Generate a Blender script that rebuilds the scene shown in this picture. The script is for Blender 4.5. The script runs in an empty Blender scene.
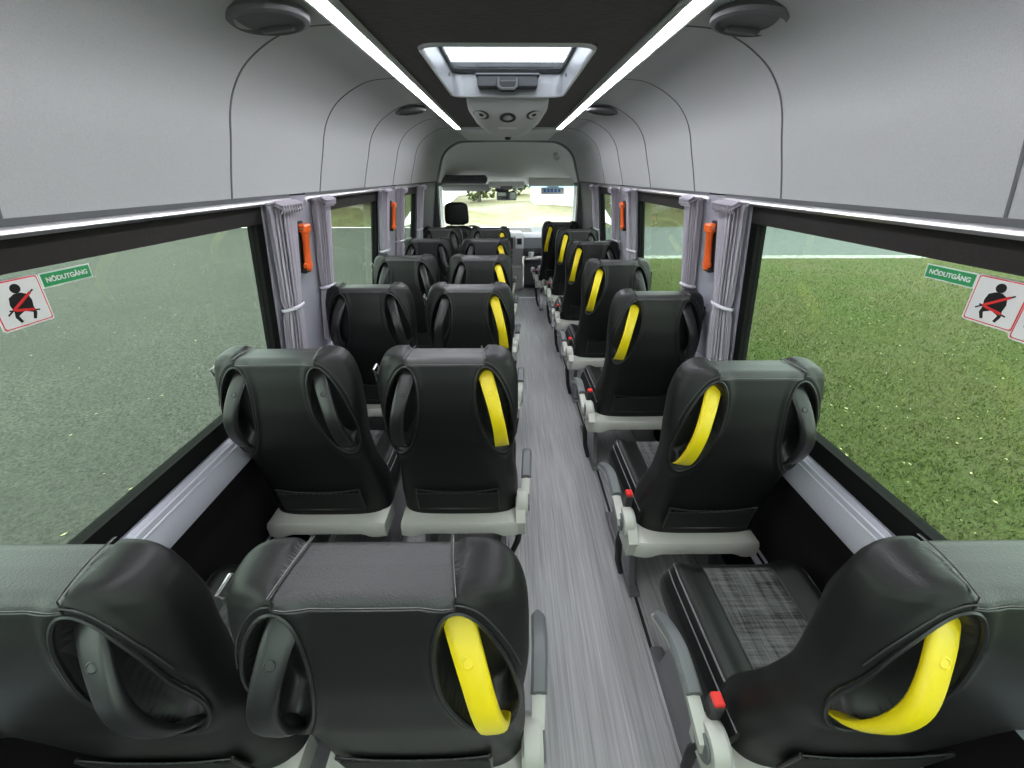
import bpy, math, random
import numpy as np
from mathutils import Vector, Matrix
random.seed(7); rng = np.random.default_rng(7)
S = bpy.context.scene; C = S.collection
R = math.radians; PI = math.pi

# ------------------------------------------------------------------ helpers
class MB:
    """collects shapes, builds them as ONE mesh object"""
    def __init__(s): s.v = []; s.f = []; s.m = []
    def add(s, vs, fs, mi=0):
        o = len(s.v); s.v += [tuple(map(float, p)) for p in vs]
        s.f += [tuple(i + o for i in f) for f in fs]; s.m += [mi] * len(fs)
        return s
    def box(s, x0, x1, y0, y1, z0, z1, mi=0, bev=0.0, M=None):
        if x0 > x1: x0, x1 = x1, x0
        if y0 > y1: y0, y1 = y1, y0
        if z0 > z1: z0, z1 = z1, z0
        b = min(bev, (x1-x0)/2.01, (y1-y0)/2.01, (z1-z0)/2.01)
        if b <= 0:
            vs = [(x, y, z) for x in (x0, x1) for y in (y0, y1) for z in (z0, z1)]
            fs = [(0,1,3,2),(4,6,7,5),(0,4,5,1),(2,3,7,6),(0,2,6,4),(1,5,7,3)]
        else:
            vs = []; idx = {}
            cx, cy, cz = (x0+x1)/2, (y0+y1)/2, (z0+z1)/2
            hx, hy, hz = (x1-x0)/2, (y1-y0)/2, (z1-z0)/2
            for sx in (-1,1):
                for sy in (-1,1):
                    for sz in (-1,1):
                        for a in range(3):
                            h = [hx-b, hy-b, hz-b]; h[a] += b
                            idx[(sx,sy,sz,a)] = len(vs)
                            vs.append((cx+sx*h[0], cy+sy*h[1], cz+sz*h[2]))
            fs = []
            for a in range(3):
                o1, o2 = [i for i in range(3) if i != a]
                for sg in (-1,1):
                    q = []
                    for (p, r) in ((-1,-1),(1,-1),(1,1),(-1,1)):
                        k = [0,0,0]; k[a]=sg; k[o1]=p; k[o2]=r
                        q.append(idx[(k[0],k[1],k[2],a)])
                    fs.append(tuple(q))
                for p in (-1,1):
                    for r in (-1,1):
                        k1=[0,0,0]; k1[o1]=p; k1[o2]=r
                        k2=list(k1); k1[a]=-1; k2[a]=1
                        fs.append((idx[(*k1,o1)], idx[(*k2,o1)], idx[(*k2,o2)], idx[(*k1,o2)]))
            for sx in (-1,1):
                for sy in (-1,1):
                    for sz in (-1,1):
                        fs.append(tuple(idx[(sx,sy,sz,a)] for a in range(3)))
        if M is not None: vs = [M @ Vector(p) for p in vs]
        return s.add(vs, fs, mi)
    def tube(s, pts, r, n=8, mi=0, closed=False, cap=True, flat=1.0, up=None):
        pts = [Vector(p) for p in pts]; k = len(pts)
        rs = r if hasattr(r, '__len__') else [r]*k
        vs = []; prev = None
        for i, p in enumerate(pts):
            if closed: t = pts[(i+1) % k] - pts[i-1]
            else: t = pts[min(i+1, k-1)] - pts[max(i-1, 0)]
            t.normalize()
            if up is not None: u = Vector(up) - t*Vector(up).dot(t)
            elif prev is None:
                u = Vector((0,0,1)) if abs(t.z) < .9 else Vector((0,1,0)); u = u - t*u.dot(t)
            else: u = prev - t*prev.dot(t)
            u.normalize(); prev = u; w = t.cross(u)
            for j in range(n):
                a = 2*PI*j/n
                vs.append(p + (u*math.cos(a)*flat + w*math.sin(a))*rs[i])
        fs = []
        for i in range(k if closed else k-1):
            for j in range(n):
                a = i*n+j; b = i*n+(j+1)%n; c = ((i+1)%k)*n+(j+1)%n; d = ((i+1)%k)*n+j
                fs.append((a,b,c,d))
        if cap and not closed:
            fs.append(tuple(range(n-1,-1,-1))); fs.append(tuple((k-1)*n+j for j in range(n)))
        return s.add(vs, fs, mi)
    def grid(s, rows, mi=0, closeu=False, closev=False):
        """rows: list of lists of points"""
        nr, nc = len(rows), len(rows[0])
        vs = [p for r in rows for p in r]; fs = []
        for i in range(nr if closev else nr-1):
            for j in range(nc if closeu else nc-1):
                a = i*nc+j; b = i*nc+(j+1)%nc; c = ((i+1)%nr)*nc+(j+1)%nc; d = ((i+1)%nr)*nc+j
                fs.append((a,b,c,d))
        return s.add(vs, fs, mi)
    def loft(s, rows, mi=0):
        s.grid(rows, mi, closeu=True); n = len(rows[0])
        o = len(s.v) - len(rows)*n
        s.f.append(tuple(o+i for i in range(n-1,-1,-1))); s.m.append(mi)
        s.f.append(tuple(o+(len(rows)-1)*n+i for i in range(n))); s.m.append(mi)
        return s
    def lathe(s, prof, n=24, M=None, mi=0):
        """prof: list of (r, h) around z"""
        rows = []
        for r, h in prof:
            row = [Vector((r*math.cos(2*PI*j/n), r*math.sin(2*PI*j/n), h)) for j in range(n)]
            if M is not None: row = [M @ p for p in row]
            rows.append(row)
        return s.loft(rows, mi)
    def prism(s, poly, axis, a0, a1, mi=0, M=None):
        """poly 2-D points extruded along axis ('x','y','z')"""
        def mk(p, a):
            return {'x': (a,p[0],p[1]), 'y': (p[0],a,p[1]), 'z': (p[0],p[1],a)}[axis]
        rows = [[Vector(mk(p, a)) for p in poly] for a in (a0, a1)]
        if M is not None: rows = [[M @ p for p in r] for r in rows]
        return s.loft(rows, mi)
    def build(s, name, mats, parent=None, smooth=True, ang=35):
        me = bpy.data.meshes.new(name)
        me.from_pydata(s.v, [], s.f); me.validate()
        import bmesh
        bm = bmesh.new(); bm.from_mesh(me); bmesh.ops.recalc_face_normals(bm, faces=bm.faces)
        bm.to_mesh(me); bm.free()
        for m in (mats if isinstance(mats, (list, tuple)) else [mats]): me.materials.append(m)
        if len(me.polygons) == len(s.m): me.polygons.foreach_set('material_index', s.m)
        if smooth:
            me.polygons.foreach_set('use_smooth', [True]*len(me.polygons))
            me.set_sharp_from_angle(angle=R(ang))
        o = bpy.data.objects.new(name, me); C.objects.link(o)
        if parent is not None: o.parent = parent
        return o

def tag(o, label=None, cat=None, group=None, kind=None):
    if label: o['label'] = label
    if cat: o['category'] = cat
    if group: o['group'] = group
    if kind: o['kind'] = kind
    return o
def empty(name, label, cat, loc=(0,0,0), group=None, rz=0):
    o = bpy.data.objects.new(name, None); C.objects.link(o)
    o.location = loc; o.rotation_euler = (0,0,rz); o.empty_display_size = .1
    return tag(o, label, cat, group)
def struct(o, label=None):
    o['kind'] = 'structure'
    if label: o['label'] = label
    return o
def copy_tree(o, parent=None):
    c = o.copy(); C.objects.link(c)
    if parent is not None: c.parent = parent
    for ch in list(o.children): copy_tree(ch, c)
    return c

# ------------------------------------------------------------------ materials
def mat(name, col, rough=.5, metal=0, spec=.5, bump=None, emit=None, noise=None, coat=0):
    """bump=(scale,strength,dist); noise=(scale,col2,lo,hi,stretch)"""
    m = bpy.data.materials.new(name); m.use_nodes = True
    nt = m.node_tree; b = nt.nodes['Principled BSDF']
    b.inputs['Base Color'].default_value = (*col, 1); b.inputs['Roughness'].default_value = rough
    b.inputs['Metallic'].default_value = metal; b.inputs['Specular IOR Level'].default_value = spec
    b.inputs['Coat Weight'].default_value = coat
    tc = nt.nodes.new('ShaderNodeTexCoord')
    if noise:
        sc, c2, lo, hi, st = noise
        mp = nt.nodes.new('ShaderNodeMapping'); mp.inputs['Scale'].default_value = st
        n = nt.nodes.new('ShaderNodeTexNoise'); n.inputs['Scale'].default_value = sc
        n.inputs['Detail'].default_value = 5
        r = nt.nodes.new('ShaderNodeValToRGB')
        r.color_ramp.elements[0].position = lo; r.color_ramp.elements[0].color = (*col, 1)
        r.color_ramp.elements[1].position = hi; r.color_ramp.elements[1].color = (*c2, 1)
        nt.links.new(tc.outputs['Object'], mp.inputs['Vector']); nt.links.new(mp.outputs['Vector'], n.inputs['Vector'])
        nt.links.new(n.outputs['Fac'], r.inputs['Fac']); nt.links.new(r.outputs['Color'], b.inputs['Base Color'])
    if bump:
        n = nt.nodes.new('ShaderNodeTexNoise'); n.inputs['Scale'].default_value = bump[0]
        n.inputs['Detail'].default_value = 4
        bp = nt.nodes.new('ShaderNodeBump'); bp.inputs['Strength'].default_value = bump[1]
        bp.inputs['Distance'].default_value = bump[2]
        nt.links.new(tc.outputs['Object'], n.inputs['Vector']); nt.links.new(n.outputs['Fac'], bp.inputs['Height'])
        nt.links.new(bp.outputs['Normal'], b.inputs['Normal'])
    if emit:
        b.inputs['Emission Color'].default_value = (*emit[0], 1); b.inputs['Emission Strength'].default_value = emit[1]
    return m

def glass_mat(name, tint, refl=1.0):
    m = bpy.data.materials.new(name); m.use_nodes = True; nt = m.node_tree
    nt.nodes.remove(nt.nodes['Principled BSDF']); out = nt.nodes['Material Output']
    t = nt.nodes.new('ShaderNodeBsdfTransparent'); t.inputs['Color'].default_value = (*tint, 1)
    g = nt.nodes.new('ShaderNodeBsdfGlossy'); g.inputs['Roughness'].default_value = .01
    g.inputs['Color'].default_value = (refl, refl, refl, 1)
    fr = nt.nodes.new('ShaderNodeFresnel'); ge = nt.nodes.new('ShaderNodeNewGeometry')
    mr = nt.nodes.new('ShaderNodeMapRange'); mr.inputs['To Min'].default_value = 1.45; mr.inputs['To Max'].default_value = 1/1.45
    nt.links.new(ge.outputs['Backfacing'], mr.inputs['Value']); nt.links.new(mr.outputs['Result'], fr.inputs['IOR'])
    mx = nt.nodes.new('ShaderNodeMixShader')
    nt.links.new(fr.outputs['Fac'], mx.inputs['Fac']); nt.links.new(t.outputs[0], mx.inputs[1])
    nt.links.new(g.outputs[0], mx.inputs[2]); nt.links.new(mx.outputs[0], out.inputs['Surface'])
    return m

def ramp_nodes(m): return m.node_tree.nodes, m.node_tree.links

LEATHER = mat('black_leather', (.006,.006,.0062), .46, spec=.34, bump=(420,.35,.0006))
LEATHER2 = mat('black_leather_grained', (.022,.022,.023), .44, spec=.6, bump=(330,.9,.001))  # coarser grain; the lighter base and specular also paint in sheen on seat tops
PLASTIC = mat('black_plastic', (.012,.012,.013), .38, bump=(900,.15,.0003))
SHELL = mat('matt_black_shell', (.008,.008,.0085), .6)
NET = mat('black_net', (.004,.004,.004), .8)
PIPE = mat('dark_piping', (.03,.031,.032), .4)
STITCH = mat('grey_stitching', (.17,.17,.165), .7)
WPIPE = mat('grey_piping', (.12,.125,.13), .4)
YELLOW = mat('yellow_plastic', (.66,.52,.005), .38, bump=(600,.1,.0002))
BEIGE = mat('beige_grey_plastic', (.40,.40,.365), .45, bump=(700,.15,.0003))
DGREY = mat('mid_grey_plastic', (.10,.105,.11), .45)
RED = mat('red_buckle', (.6,.015,.01), .35)
CHROME = mat('chrome', (.62,.62,.63), .33, metal=1)
STEEL = mat('dark_steel', (.25,.25,.26), .4, metal=.8)
HEAD = mat('grey_headliner_fabric', (.49,.50,.505), .9, spec=.15, bump=(420,.5,.0015), noise=(330,(.55,.56,.56),.3,.7,(1,1,1)))
HSEAM = mat('headliner_seam', (.16,.165,.17), .8)
DARKCEIL = mat('dark_ceiling_felt', (.085,.076,.075), .9, bump=(80,.3,.002), noise=(30,(.135,.122,.12),.3,.7,(1,8,1)))
PILLAR = mat('pillar_grey_violet', (.33,.325,.375), .6, bump=(500,.15,.0004))
SILVER = mat('silver_ledge', (.40,.40,.46), .38, metal=.35)
SILVER2 = mat('bright_ledge_strip', (.62,.62,.68), .3, metal=.6)
BLACKWALL = mat('black_wall_felt', (.012,.010,.011), .95, spec=.1)
RUBBER = mat('black_rubber', (.006,.006,.006), .85, spec=.15)
FELTBAND = mat('dark_window_band', (.016,.013,.012), .7, bump=(60,.4,.003))
CURTAIN = mat('mauve_grey_curtain', (.40,.37,.42), .75, spec=.3)
LGREY = mat('light_grey_plastic', (.74,.74,.73), .45)
CABGREY = mat('cab_headliner', (.80,.80,.77), .85, bump=(200,.3,.001))
CABDARK = mat('cab_dark_plastic', (.055,.056,.062), .55)
DASH = mat('dash_grey', (.19,.20,.215), .6)
ORANGE = mat('orange_plastic', (.85,.13,.02), .35)
WHITE = mat('white_sticker', (.75,.75,.73), .5)
SIGNGREEN = mat('sign_green', (.03,.30,.10), .45)
BLACKPRINT = mat('black_print', (.01,.01,.01), .5)
REDPRINT = mat('red_print', (.65,.03,.03), .5)
BLUEPRINT = mat('blue_print', (.1,.25,.6), .5)
SIDEGLASS = glass_mat('tinted_side_glass', (.72,.80,.725), .5)
CLEARGLASS = glass_mat('clear_windscreen_glass', (.93,.96,.95))
HATCHGLASS = glass_mat('hatch_glass', (.8,.83,.85))
BLUEGLASS = glass_mat('blue_shade_glass', (.45,.75,.93))
LED = mat('led_diffuser', (.9,.9,.95), .4, emit=((.95,.95,1.0), 30.0))

def tartan_mat():
    m = mat('grey_check_fabric', (.05,.05,.05), .85, spec=.2); N, L = ramp_nodes(m); b = N['Principled BSDF']
    tc = N.new('ShaderNodeTexCoord'); outs = []
    for k, st in enumerate(((260,14,1), (14,260,1), (45,3,1), (3,45,1))):
        mp = N.new('ShaderNodeMapping'); mp.inputs['Scale'].default_value = st
        n = N.new('ShaderNodeTexNoise'); n.inputs['Scale'].default_value = 1.0; n.inputs['Detail'].default_value = 2
        L.new(tc.outputs['Object'], mp.inputs['Vector']); L.new(mp.outputs['Vector'], n.inputs['Vector']); outs.append(n)
    def add(a, c):
        q = N.new('ShaderNodeMath'); q.operation = 'ADD'; L.new(a, q.inputs[0]); L.new(c, q.inputs[1]); return q.outputs[0]
    sm = add(add(outs[0].outputs['Fac'], outs[1].outputs['Fac']), add(outs[2].outputs['Fac'], outs[3].outputs['Fac']))
    dv = N.new('ShaderNodeMath'); dv.operation = 'MULTIPLY'; dv.inputs[1].default_value = .25; L.new(sm, dv.inputs[0])
    r = N.new('ShaderNodeValToRGB'); e = r.color_ramp.elements
    e[0].position = .40; e[0].color = (.015,.015,.016,1); e[1].position = .62; e[1].color = (.125,.125,.125,1)
    L.new(dv.outputs[0], r.inputs['Fac']); L.new(r.outputs['Color'], b.inputs['Base Color'])
    return m
TARTAN = tartan_mat()

def floor_mat():
    m = mat('grey_wood_vinyl', (.3,.3,.3), .42, spec=.4); N, L = ramp_nodes(m); b = N['Principled BSDF']
    tc = N.new('ShaderNodeTexCoord'); mp = N.new('ShaderNodeMapping'); mp.inputs['Scale'].default_value = (110, 2.2, 1)
    n = N.new('ShaderNodeTexNoise'); n.inputs['Scale'].default_value = 1; n.inputs['Detail'].default_value = 7; n.inputs['Roughness'].default_value = .65
    r = N.new('ShaderNodeValToRGB'); e = r.color_ramp.elements
    e[0].position = .3; e[0].color = (.20,.195,.20,1); e[1].position = .72; e[1].color = (.40,.395,.40,1)
    L.new(tc.outputs['Object'], mp.inputs['Vector']); L.new(mp.outputs['Vector'], n.inputs['Vector'])
    L.new(n.outputs['Fac'], r.inputs['Fac']); L.new(r.outputs['Color'], b.inputs['Base Color'])
    return m
FLOOR = floor_mat()

def ground_mat(name, cols, sc, bump, dist, rough=.9, sc2=.35, leaf=None):
    m = mat(name, cols[0], rough, spec=.2); N, L = ramp_nodes(m); b = N['Principled BSDF']
    tc = N.new('ShaderNodeTexCoord')
    n1 = N.new('ShaderNodeTexNoise'); n1.inputs['Scale'].default_value = sc; n1.inputs['Detail'].default_value = 6; n1.inputs['Roughness'].default_value = .75
    n2 = N.new('ShaderNodeTexNoise'); n2.inputs['Scale'].default_value = sc2; n2.inputs['Detail'].default_value = 5
    r1 = N.new('ShaderNodeValToRGB'); e = r1.color_ramp.elements
    e[0].position = .33; e[0].color = (*cols[0],1); e[1].position = .68; e[1].color = (*cols[1],1)
    r2 = N.new('ShaderNodeValToRGB'); e = r2.color_ramp.elements
    e[0].position = .42; e[0].color = (0,0,0,1); e[1].position = .62; e[1].color = (1,1,1,1)
    mx = N.new('ShaderNodeMixRGB'); mx.inputs['Color2'].default_value = (*cols[2],1)
    for n in (n1, n2): L.new(tc.outputs['Object'], n.inputs['Vector'])
    L.new(n1.outputs['Fac'], r1.inputs['Fac']); L.new(n2.outputs['Fac'], r2.inputs['Fac'])
    ml = N.new('ShaderNodeMath'); ml.operation = 'MULTIPLY'; ml.inputs[1].default_value = .6
    L.new(r2.outputs['Color'], ml.inputs[0]); L.new(ml.outputs[0], mx.inputs['Fac']); L.new(r1.outputs['Color'], mx.inputs['Color1'])
    L.new(mx.outputs['Color'], b.inputs['Base Color'])
    bp = N.new('ShaderNodeBump'); bp.inputs['Strength'].default_value = bump; bp.inputs['Distance'].default_value = dist
    L.new(n1.outputs['Fac'], bp.inputs['Height']); L.new(bp.outputs['Normal'], b.inputs['Normal'])
    return m
ASPHALT = ground_mat('asphalt', ((.0106,.0114,.0095),(.1444,.1482,.1254),(.0608,.0631,.0547)), 46, .9, .015)
ROADM = ground_mat('pale_road_asphalt', ((.0988,.1140,.1102),(.1444,.1596,.1558),(.1216,.1368,.1330)), 6, .3, .01, sc2=.2)
SOIL = ground_mat('lawn_soil', ((.0380,.0532,.0167),(.1140,.1444,.0418),(.0988,.0912,.0418)), 26, .8, .03, sc2=.8)
BLADE = ground_mat('grass_blade', ((.0380,.0684,.0152),(.1444,.1976,.0494),(.1444,.1520,.0608)), 9, 0, .01, sc2=.7)
DRYG = ground_mat('dry_yellow_grass', ((.1140,.1292,.0380),(.2736,.2584,.1520),(.3800,.3800,.3040)), 1.2, .5, .05, sc2=.12)
GREENG = ground_mat('far_green_bank', ((.0380,.0494,.0167),(.1520,.1596,.0646),(.0988,.0722,.0456)), 2.2, .5, .05, sc2=.3)
FOL1 = ground_mat('foliage_green', ((.0380,.0684,.0190),(.1140,.1520,.0456),(.0760,.0836,.0380)), 5, 0, .01, sc2=.6)
FOL2 = ground_mat('foliage_olive', ((.0760,.0760,.0342),(.1672,.1520,.0760),(.1292,.0988,.0608)), 5, 0, .01, sc2=.6)
BARK = mat('bark', (.09,.07,.055), .9)
HOUSEW = mat('white_render', (.8,.8,.79), .8)
HOUSER = mat('roof_grey', (.12,.12,.13), .7)
WINDK = mat('dark_house_window', (.05,.06,.07), .2)
LEAFM = mat('pale_fallen_leaf', (.45,.42,.22), .8)
FLOWERW = mat('white_car_paint', (.7,.7,.7), .25, coat=.5)
CARRED = mat('red_car_paint', (.5,.03,.03), .25, coat=.5)
TYRE = mat('tyre', (.015,.015,.015), .8)

# ------------------------------------------------------------------ interior shell
CH = 1.53                                   # camera height above the floor
YB = -.75                                   # back of the saloon
def wx(z): return .88 + (1.44 - z)*(.094/.656)      # inner wall half width at height z
prof = [(.46,1.885),(.559,1.878),(.62,1.860),(.68,1.831),(.735,1.793),(.778,1.743),(.805,1.69),(.826,1.622),(.853,1.54),(.876,1.462)]
# floor
m = MB(); m.box(-1.0, 1.0, YB, 5.5, -.04, 0); floor = struct(m.build('floor', FLOOR, smooth=False))
m = MB(); m.box(-1.0, 1.0, 5.5, 6.75, -.05, -.01, 0)
struct(m.build('floor.001', mat('cab_floor_mat', (.2,.2,.2), .8, bump=(60,.3,.002)), smooth=False))

def smooth_prof():
    P = [Vector((a, b, 0)) for a, b in prof]; out = []
    for i in range(len(P)-1):
        p0 = P[max(i-1,0)]; p1 = P[i]; p2 = P[i+1]; p3 = P[min(i+2,len(P)-1)]
        for k in range(4):
            t = k/4; out.append(.5*((2*p1)+(p2-p0)*t+(2*p0-5*p1+4*p2-p3)*t*t+(3*p1-p0-3*p2+p3)*t**3))
    out.append(P[-1]); return [(p.x, p.y) for p in out]
SP = smooth_prof()
WIN = [(-.6, 1.50), (2.02, 2.90), (3.40, 4.14)]      # glass openings along the side (Y)
YF = 5.4
YC = 4.12
for side, sg in (('left', -1), ('right', 1)):
    m = MB()
    # headliner: one quilted shell, grooves sit at the seams
    m.grid([[(sg*x, y, z) for x, z in SP] for y in np.linspace(YB, YF, 60)], 0)
    m.grid([[(sg*x, y, z) for x, z in ((.876,1.462),(.895,1.462),(.895,1.44))] for y in (YB, YF)], 3)
    # pillars and window surrounds in the leaning wall plane
    edges = [YB] + [e for w in WIN for e in w] + [YF]
    for a, b in zip(edges[0::2], edges[1::2]):
        ya = a+.022 if a > YB else a; yb = b-.022 if b < YF else b
        m.loft([[(sg*(wx(z)+t), y, z) for z, t in ((.73,-.012),(1.455,-.012),(1.455,.03),(.73,.03))] for y in (ya, yb)], 1 if b < 4.0 else 2)
    # lower wall
    m.grid([[(sg*x, y, z) for x, z in ((.925,.66),(.955,.55),(.965,.3),(.965,0))] for y in (YB, YF)], 3)
    w = m.build('wall_'+side, [HEAD, PILLAR, CABDARK, BLACKWALL])
    struct(w)
    m = MB(); m.box(sg*.925, sg*.962, YB+.1, 5.2, .235, .262, 0, .004); m.box(sg*.935, sg*.945, YB+.1, 5.2, .258, .2635, 1)
    struct(m.build('trim_10' if sg < 0 else 'trim_11', [SILVER2, RUBBER]), 'low aluminium rail along the side wall')
    # outer skin so nothing leaks round the trim
    m = MB()
    m.grid([[(sg*x, y, z) for x, z in ((1.02,-.1),(1.02,.74),(.99,.745))] for y in (YB, YF)], 0)
    m.grid([[(sg*x, y, z) for x, z in ((.915,1.44),(.93,1.5),(.86,1.9),(.6,2.02),(.3,2.02))] for y in (YB, YF)], 0)
    struct(m.build('trim_1' if sg < 0 else 'trim_2', CABDARK))
    # seams
    m = MB()
    for y in (.735, 1.375, 2.03, 2.67, 3.33, 3.95):
        m.tube([(sg*(x-.001), y, z+.001) for x, z in SP], .0032, 6, 0)
    struct(m.build('trim_3' if sg < 0 else 'trim_4', HSEAM), 'thin welts between the grey headliner panels')
    # sloped silver ledge below the windows
    m = MB()
    pts = [(.968,.733),(.957,.735),(.945,.722),(.940,.724),(.934,.711),(.929,.712),(.922,.700),(.902,.668),(.902,.655),(.93,.655)]
    m.grid([[(sg*x, y, z) for x, z in pts] for y in np.linspace(YB, 4.3, 12)], 0)
    m.tube([(sg*.942, YB, .7255), (sg*.942, 4.3, .7255)], .003, 6, 1)
    m.tube([(sg*.931, YB, .7135), (sg*.931, 4.3, .7135)], .003, 6, 1)
    struct(m.build('trim_5' if sg < 0 else 'trim_6', [SILVER, SILVER2]), 'sloped silver window ledge')
# windows
def wrect(m, sg, y0, y1, z0, z1, t0, t1, mi=0):
    rows = []
    for y in (y0, y1):
        rows.append([(sg*(wx(z0)+t0), y, z0), (sg*(wx(z1)+t0), y, z1), (sg*(wx(z1)+t1), y, z1), (sg*(wx(z0)+t1), y, z0)])
    m.loft(rows, mi)
n = 0
for sg in (-1, 1):
    for k, (a, b) in enumerate(WIN):
        n += 1
        m = MB()
        wrect(m, sg, a-.04, b+.04, 1.376, 1.455, -.004, .03, 1)
        wrect(m, sg, a-.04, b+.04, .725, .795, -.006, .03, 0)
        wrect(m, sg, a-.05, a+.02, .795, 1.376, -.004, .03, 0)
        wrect(m, sg, b-.02, b+.05, .795, 1.376, -.004, .03, 0)
        fr = struct(m.build('window_%d' % n, [RUBBER, FELTBAND], smooth=False))
        m = MB(); wrect(m, sg, a, b, .78, 1.39, .006, .010)
        m.build('pane', SIDEGLASS, fr, smooth=False)

# ceiling: dark felt centre with an opening for the hatch
HY0, HY1, HX = 1.58, 2.49, .285
CX = .402
m = MB()
for (x0, x1, y0, y1) in ((-CX,CX,YB,HY0), (-CX,CX,HY1,4.02), (-CX,-HX,HY0,HY1), (HX,CX,HY0,HY1)):
    m.box(x0, x1, y0, y1, 1.893, 1.903)
struct(m.build('ceiling', DARKCEIL, smooth=False))
m = MB(); m.box(-.35,.35,YB,HY0,2.01,2.03); m.box(-.35,.35,HY1,5.45,2.01,2.03)
m.box(-.35,-HX-.01,HY0,HY1,2.01,2.03); m.box(HX+.01,.35,HY0,HY1,2.01,2.03)
struct(m.build('trim_7', CABDARK, smooth=False))
# light grey curved cross piece that ends the dark ceiling
m = MB()
rows = []
for i in range(17):
    x = -.47 + .94*i/16; c = (x/.47)**2
    rows.append([(x, 4.0-.02*c, 1.900), (x, 4.0, 1.872+.01*c), (x, 4.10-.03*c, 1.848+.024*c), (x, 4.20-.06*c, 1.850+.024*c), (x, 4.26-.06*c, 1.872+.012*c), (x, 4.28, 1.900)])
m.grid(rows)
struct(m.build('trim_8', LGREY), 'pale grey curved cross piece where the dark ceiling ends')
m = MB(); m.grid([[(x, y, 1.886) for x in (-.47,.47)] for y in (4.25, YF)])
struct(m.build('ceiling.001', CABGREY))
# LED strips
for sg, xc, nm in ((-1, -.428, 'left'), (1, .440, 'right')):
    e = empty('ceiling_light_strip', 'long glowing white light strip along the %s edge of the dark ceiling' % nm, 'light strip', (xc, 1.6, 1.885), 'ceiling light strips')
    m = MB(); m.box(-.021, .021, YB-1.6, 4.0-1.6, -.006, .006, 0, .003)
    m.build('diffuser', LED, e)
    m = MB()
    m.box(-.032, -.021, YB-1.6, 4.0-1.6, -.010, .012, 0, .002); m.box(.021, .032, YB-1.6, 4.0-1.6, -.010, .012, 0, .002)
    m.box(-.032, .032, YB-1.6, 4.0-1.6, .007, .014)
    m.build('channel', LGREY, e)

# back wall with two door windows (behind the camera)
m = MB()
m.box(-1,1,YB-.05,YB,-.04,.8); m.box(-1,1,YB-.05,YB,1.5,2.0)
m.box(-1,-.78,YB-.05,YB,.8,1.5); m.box(.78,1,YB-.05,YB,.8,1.5); m.box(-.06,.06,YB-.05,YB,.8,1.5)
struct(m.build('wall_back', CABDARK, smooth=False))
for i, (a, b) in enumerate(((-.78,-.06),(.06,.78))):
    m = MB(); m.box(a,b,YB-.03,YB-.025,.8,1.5); struct(m.build('window_%d' % (7+i), SIDEGLASS, smooth=False))

# ------------------------------------------------------------------ seats
TOPH = 1.05
def lerp_tab(tab, h):
    xs = [t[0] for t in tab]; ys = [t[1] for t in tab]
    return float(np.interp(h, xs, ys))
def sm_tab(tab):
    # smooth the table with a dense moving average
    hs = np.linspace(tab[0][0], tab[-1][0], 240); v = np.array([lerp_tab(tab, h) for h in hs])
    k = np.hanning(31); k /= k.sum(); vp = np.pad(v, 15, mode='edge'); v = np.convolve(vp, k, 'valid')
    return lambda h: float(np.interp(h, hs, v))
f_half = sm_tab([(.36,.224),(.48,.224),(.62,.206),(.75,.210),(.86,.221),(.96,.219),(1.01,.213),(1.05,.200)])
f_rear = sm_tab([(.40,.045),(.50,.03),(.62,.005),(.75,-.022),(.88,-.026),(.98,-.012),(1.03,.0),(1.05,.002)])
f_thick = sm_tab([(.40,.10),(.60,.105),(.80,.12),(.95,.122),(1.05,.100)])
f_bol = sm_tab([(.40,.085),(.52,.095),(.66,.055),(.80,.030),(.95,.028),(1.05,.012)])
WCX, WCZ = .146, .870
WA, WB, WT = .052, .156, R(11)
def well_uv(x, z, sg):
    cx, cz = sg*WCX, WCZ
    dx, dz = x-cx, z-cz
    # axis: top leans to the middle of the seat
    u = dx*math.cos(WT) + sg*dz*math.sin(WT); v = dz*math.cos(WT) - sg*dx*math.sin(WT)
    return u, v
def well_pt(u, v, sg):
    dx = u*math.cos(WT) - sg*v*math.sin(WT); dz = v*math.cos(WT) + sg*u*math.sin(WT)
    return sg*WCX+dx, WCZ+dz
def rear_y(x, h):
    """rear surface of the shell at x,h"""
    w = f_half(h); yr = f_rear(h); hd = (f_thick(h))/2
    a = min(abs(x)/w, .999); yy = (1-a**3.2)**(1/3.2)
    y = yr + hd - hd*yy
    for sg in (-1, 1):
        u, v = well_uv(x, h, sg); r = math.hypot(u/WA, v/WB)
        if r < 1.35: y -= .005*math.exp(-((r-1.12)/.12)**2)
    return y
def section(h, N=200, shrink=0.0, dz=0.0):
    w = f_half(h); t = f_thick(h); hd = t/2; yr = f_rear(h); b = f_bol(h); n = 3.2
    w -= shrink; hd -= shrink; yc = yr + t/2
    th = np.linspace(0, 2*PI, 1601)
    c, s = np.cos(th), np.sin(th)
    X = w*np.sign(c)*np.abs(c)**(2/n); Y = hd*np.sign(s)*np.abs(s)**(2/n)
    g = np.clip(np.abs(X)/max(w,1e-4), 0, 1)
    Y = np.where(Y > 0, Y*(1 + 0*g), Y)
    fac = np.clip((Y/hd+1)/2, 0, 1)
    Y = Y + b*fac*g**4
    d = np.hypot(np.diff(X), np.diff(Y)); L = np.concatenate([[0], np.cumsum(d)])
    q = np.linspace(0, L[-1], N, endpoint=False)
    return np.interp(q, L, X), np.interp(q, L, Y) + yc
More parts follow.
